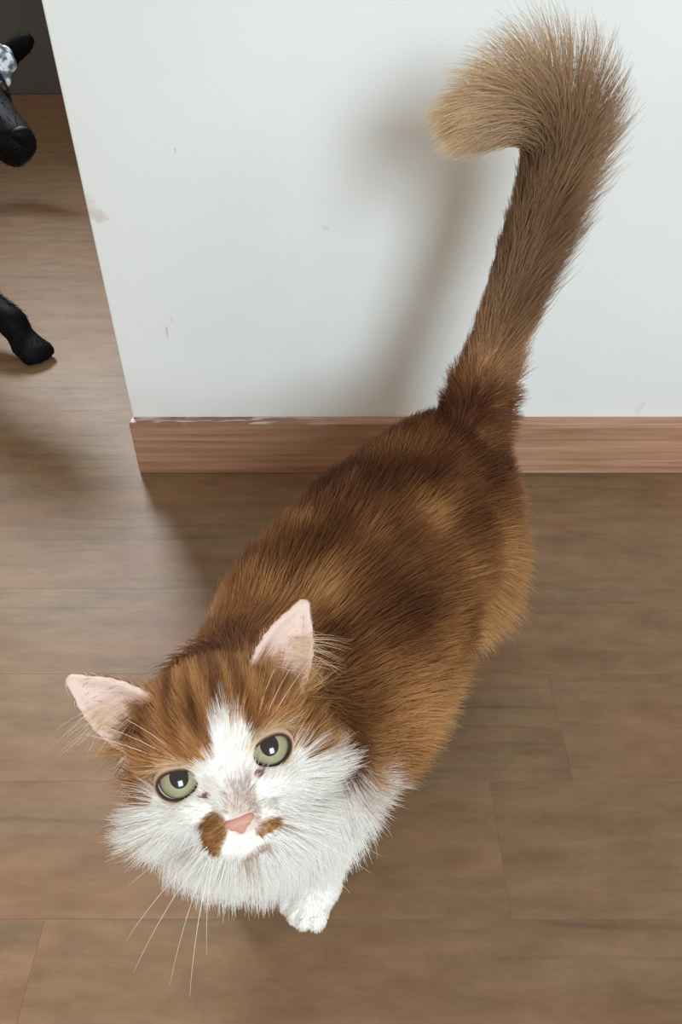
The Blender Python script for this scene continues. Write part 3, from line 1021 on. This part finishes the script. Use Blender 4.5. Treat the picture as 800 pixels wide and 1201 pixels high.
M_WHISK = simple('white_whisker', srgb(246, 242, 236), 0.4, 0.3)
wr = np.random.default_rng(3)
for s in (-1, 1):
    for i, (py, pz, ang, ln) in enumerate(((-2.4, 1.75, -14, 5.0), (-2.5, 1.95, -26, 6.2), (-2.65, 1.7, -34, 7.0), (-2.7, 1.95, -44, 6.6), (-2.9, 1.6, -52, 5.4), (-3.0, 1.8, -62, 4.6))):
        a = (ang + wr.normal(0, 3)) * D2R
        ln = ln if s < 0 else ln * 0.8
        d = np.array([s * math.cos(a), math.sin(a), -0.10 + 0.12 * wr.normal()])
        st = np.array([1.45 * s, py, pz])
        pts = [hp(*(st + d * ln * t + np.array([-0.2 * s, -1.3, -0.5]) * t * t)) for t in np.linspace(0, 1, 9)]
        link('whisker', tube_mesh('whisker', pts, 0.00015, 0.00004), cat, M_WHISK)
    for i in range(3):
        st = np.array([(2.0 + 0.35 * i) * s, 1.3, -0.1])
        d = np.array([s * (0.35 + 0.2 * i), 0.9, 0.35])
        pts = [hp(*(st + d * 3.2 * t + np.array([0.5 * s, -0.3, -0.6]) * t * t)) for t in np.linspace(0, 1, 7)]
        link('whisker', tube_mesh('whisker', pts, 0.00009, 0.00004), cat, M_WHISK)


# ------------------------------------------------------------------ the black dog at the left edge
def make_dog():
    root = link('dog', None)
    root.empty_display_size = 0.05
    tag(root, 'black short-haired dog with a grey patterned bandana, partly out of frame at left', 'dog')
    paw = unproj(31, 404, z=0.02); paw[2] = 0
    nose = unproj(24, 160, Y=0.27)
    fw = vnorm(np.array([0.70, -0.70, -0.12]))        # muzzle direction
    hc = nose - fw * 0.15
    sh = np.array([-0.74, 0.46, 0.29]); hip = np.array([-0.95, 0.92, 0.30])
    sp = vnorm(hip - sh); sd = np.array([-sp[1], sp[0], 0]) * -1
    R = np.stack([sd, sp, np.array([0, 0, 1.0])], -1)
    f = Field(np.arange(-1.24, -0.36, 0.006), np.arange(0.08, 1.32, 0.006), np.arange(-0.012, 0.56, 0.006))
    f.ellipsoid(sh, (0.075, 0.11, 0.115), R, 0.03)
    f.ellipsoid(sh * 0.5 + hip * 0.5 + [0, 0, -0.01], (0.085, 0.22, 0.105), R, 0.03)
    f.ellipsoid(hip, (0.075, 0.10, 0.095), R, 0.03)
    nk = unproj(-62, 108, Y=0.42)
    f.cone(sh + [0.0, -0.02, 0.01], nk, 0.065, 0.046, 0.03)
    f.cone(nk, hc - fw * 0.02, 0.046, 0.048, 0.03)
    hr = vnorm(np.cross(fw, [0, 0, 1.0])); hu = np.cross(hr, fw)
    HR = np.stack([hr, hu, fw], -1)
    q = lambda x, y, z: hc + HR @ np.array([x, y, z])
    f.ellipsoid(q(0, 0.01, 0), (0.058, 0.052, 0.068), HR, 0.02)
    f.cone(q(0, 0.0, 0.045), q(0, -0.012, 0.135), 0.040, 0.026, 0.02)
    f.cone(q(0, -0.028, 0.04), q(0, -0.034, 0.12), 0.026, 0.017, 0.012)
    for s in (-1, 1):
        a, b, c = q(0.03 * s, 0.045, -0.02), q(0.058 * s, 0.015, -0.03), q(0.062 * s, -0.030, 0.0)
        f.tri(a, b, c, 0.005, 0.012)
        for base, pw, fore in ((sh, paw if s > 0 else np.array([-0.74, 0.42, 0]), 1), (hip, hip + sd * 0.065 * s + sp * 0.02, 0)):
            top = base + sd * 0.055 * s + np.array([0, 0, -0.04])
            pw = np.array([pw[0], pw[1], 0.0])
            if fore:
                el = base + sd * 0.06 * s + np.array([0, 0, -0.12]) if s < 0 else unproj(-62, 318, Y=0.40)
                wrp = pw * 0.86 + el * 0.14; wrp[2] = 0.055
                f.cone(top, el, 0.05, 0.034, 0.03); f.cone(el, wrp, 0.031, 0.0215, 0.02); f.cone(wrp, pw + [0, 0, 0.022], 0.0215, 0.021, 0.015)
            else:
                kn = top - sp * 0.05 + np.array([0, 0, -0.08]); ho = top + sp * 0.06 + np.array([0, 0, -0.16])
                f.ellipsoid(top + [0, 0, -0.02], (0.045, 0.075, 0.085), R, 0.03)
                f.cone(kn, ho, 0.034, 0.02, 0.02); f.cone(ho, pw + [0, 0, 0.02], 0.019, 0.018, 0.012)
            tdir = vnorm(np.array([0.75, -0.66, 0])) if fore else -sp
            tsd = np.array([-tdir[1], tdir[0], 0])
            TR_ = np.stack([tsd, tdir, np.array([0, 0, 1.0])], -1)
            f.ellipsoid(pw + tdir * 0.010 + [0, 0, 0.019], (0.027, 0.034, 0.019), TR_, 0.01)
            for k in (-1.5, -0.5, 0.5, 1.5):
                f.ellipsoid(pw + tdir * (0.038 - 0.005 * abs(k)) + tsd * k * 0.0135 + [0, 0, 0.0145], (0.0085, 0.014, 0.0145), TR_, 0.005)
    tl = [hip + sp * 0.07 + np.array([0, 0, 0.05]), unproj(-30, 84, Y=1.10), unproj(6, 68, Y=1.10), unproj(33, 46, Y=1.10)]
    T = resample(tl, 13)
    for i in range(12):
        f.cone(T[i], T[i + 1], 0.024 - 0.0010 * i, 0.024 - 0.0010 * (i + 1), 0.02)
    V, F = f.nets()
    V = smooth_verts(V, F, 3)
    V[:, 2] = np.maximum(V[:, 2], 0.0003)
    w = NT('black_dog_coat')
    nz = w.n('ShaderNodeTexNoise', i_Scale=22.0, i_Detail=3.0)
    geo = w.n('ShaderNodeNewGeometry'); w.l(geo.outputs['Position'], nz.inputs['Vector'])
    w.l(w.ramp(nz.outputs[0], [(0.4, srgb(5, 5, 7)), (0.7, srgb(10, 10, 13))]), w.b.inputs['Base Color'])
    w.b.inputs['Roughness'].default_value = 0.7
    w.b.inputs['Specular IOR Level'].default_value = 0.12
    link('body', mesh_from('dog_body', V, F), root, w.m)
    N = vertex_normals(V, F)
    P, n = sample_surface(V, F, N, np.ones(len(V)), 22000, rng)
    dv = lerp(np.tile(sp, (len(P), 1)), np.array([0, 0, -1.0]), sstep(0.22, 0.12, P[:, 2]))
    nearh = sstep(0.20, 0.10, np.linalg.norm(P - hc, axis=1))
    dv = lerp(dv, -fw, nearh)
    dv = vnorm(dv - (dv * n).sum(-1, keepdims=True) * n)
    d0 = vnorm(dv + 0.35 * n + rng.normal(0, 0.1, dv.shape))
    L = rng.uniform(0.006, 0.014, len(P)) * np.where(P[:, 2] < 0.05, 0.4, 1) * (1 - 0.5 * nearh)
    St = strands(P, d0, L, -0.1 * n, 4, rng)
    St[..., 2] = np.maximum(St[..., 2], 0.0008)
    hair_object('fur', St, np.tile(np.array(srgb(7, 7, 9)[:3]), (len(P), 1)), 0.0003, root, mat_fur('dog_fur', 'coat', 0.7, 0.1))['kind'] = 'stuff'
    # nose, eyes
    nm = Field(*[np.arange(q(0, 0, 0.155)[k] - 0.03, q(0, 0, 0.155)[k] + 0.03, 0.0015) for k in range(3)])
    nm.ellipsoid(q(0, 0.004, 0.155), (0.014, 0.010, 0.010), HR, 0.004)
    nm.ellipsoid(q(0, -0.006, 0.153), (0.008, 0.009, 0.009), HR, 0.004)
    for s in (-1, 1):
        nm.cone(q(0.006 * s, 0.002, 0.167), q(0.013 * s, 0.0, 0.158), 0.002, 0.003, 0.002, 'sub')
    v, fc = nm.nets()
    link('nose', mesh_from('dog_nose', smooth_verts(v, fc, 2), fc), root, simple('dog_nose', srgb(8, 8, 9), 0.6, 0.1))
    for s in (-1, 1):
        c = q(0.030 * s, 0.024, 0.052)
        v, fc = cap(0.0105, 2.2, 2.2, vnorm(HR @ np.array([0.45 * s, 0.25, 1.0])), hu, 10, 24)
        ey = link('eye', mesh_from('dog_eye', v + c, fc), root, simple('dog_eye', srgb(24, 16, 12), 0.3, 0.4, 0.3))
        v, fc = cap(0.0108, 0.5, 0.5, vnorm(HR @ np.array([0.45 * s, 0.25, 1.0])), hu, 4, 20)
        link('pupil', mesh_from('dog_pupil', v + c, fc), ey, M_PUPIL)
    # bandana: a rolled band round the neck with a folded cloth flap behind
    ax = vnorm(hc - sh); c0 = nk + ax * 0.005
    a1 = vnorm(np.cross(ax, [0, 0, 1.0])); a2 = np.cross(a1, ax)
    V, F = [], []
    ns, nr = 48, 10
    for i in range(ns):
        t = 2 * math.pi * i / ns
        d = a1 * math.cos(t) + a2 * math.sin(t)
        for j in range(nr):
            p = 2 * math.pi * j / nr
            rr_ = 0.049 + 0.006 * math.cos(p) + 0.002 * math.sin(7 * t + p)
            V.append(c0 + d * rr_ + ax * (0.016 * math.sin(p) + 0.004 * math.sin(5 * t)))
    for i in range(ns):
        for j in range(nr):
            F.append((i * nr + j, ((i + 1) % ns) * nr + j, ((i + 1) % ns) * nr + (j + 1) % nr, i * nr + (j + 1) % nr))
    w = NT('grey_patterned_cloth')
    vo = w.n('ShaderNodeTexNoise', i_Scale=75.0, i_Detail=2.0)
    geo = w.n('ShaderNodeNewGeometry'); w.l(geo.outputs['Position'], vo.inputs['Vector'])
    w.l(w.ramp(vo.outputs[0], [(0.42, srgb(92, 98, 110)), (0.5, srgb(150, 156, 168)), (0.56, srgb(222, 226, 232))]), w.b.inputs['Base Color'])
    w.b.inputs['Roughness'].default_value = 0.85
    bn = link('bandana', mesh_from('bandana', V, F), root, w.m)
    bn['label'] = 'grey and white patterned bandana'
    kc = unproj(2, 74, Y=0.43)
    kf = Field(*[np.arange(kc[k] - 0.12, kc[k] + 0.12, 0.003) for k in range(3)])
    kr = np.random.default_rng(5)
    kf.cone(kc, kc * 0.35 + c0 * 0.65, 0.014, 0.010, 0.01)
    for i in range(12):
        v = kr.normal(size=3); v = v / np.linalg.norm(v) * kr.uniform(0.006, 0.020)
        kf.ellipsoid(kc + v, kr.uniform(0.008, 0.016, 3), np.linalg.qr(kr.normal(size=(3, 3)))[0], 0.003)
    v, fc = kf.nets()
    link('knot', mesh_from('knot', smooth_verts(v, fc, 1), fc), bn, w.m)


make_dog()
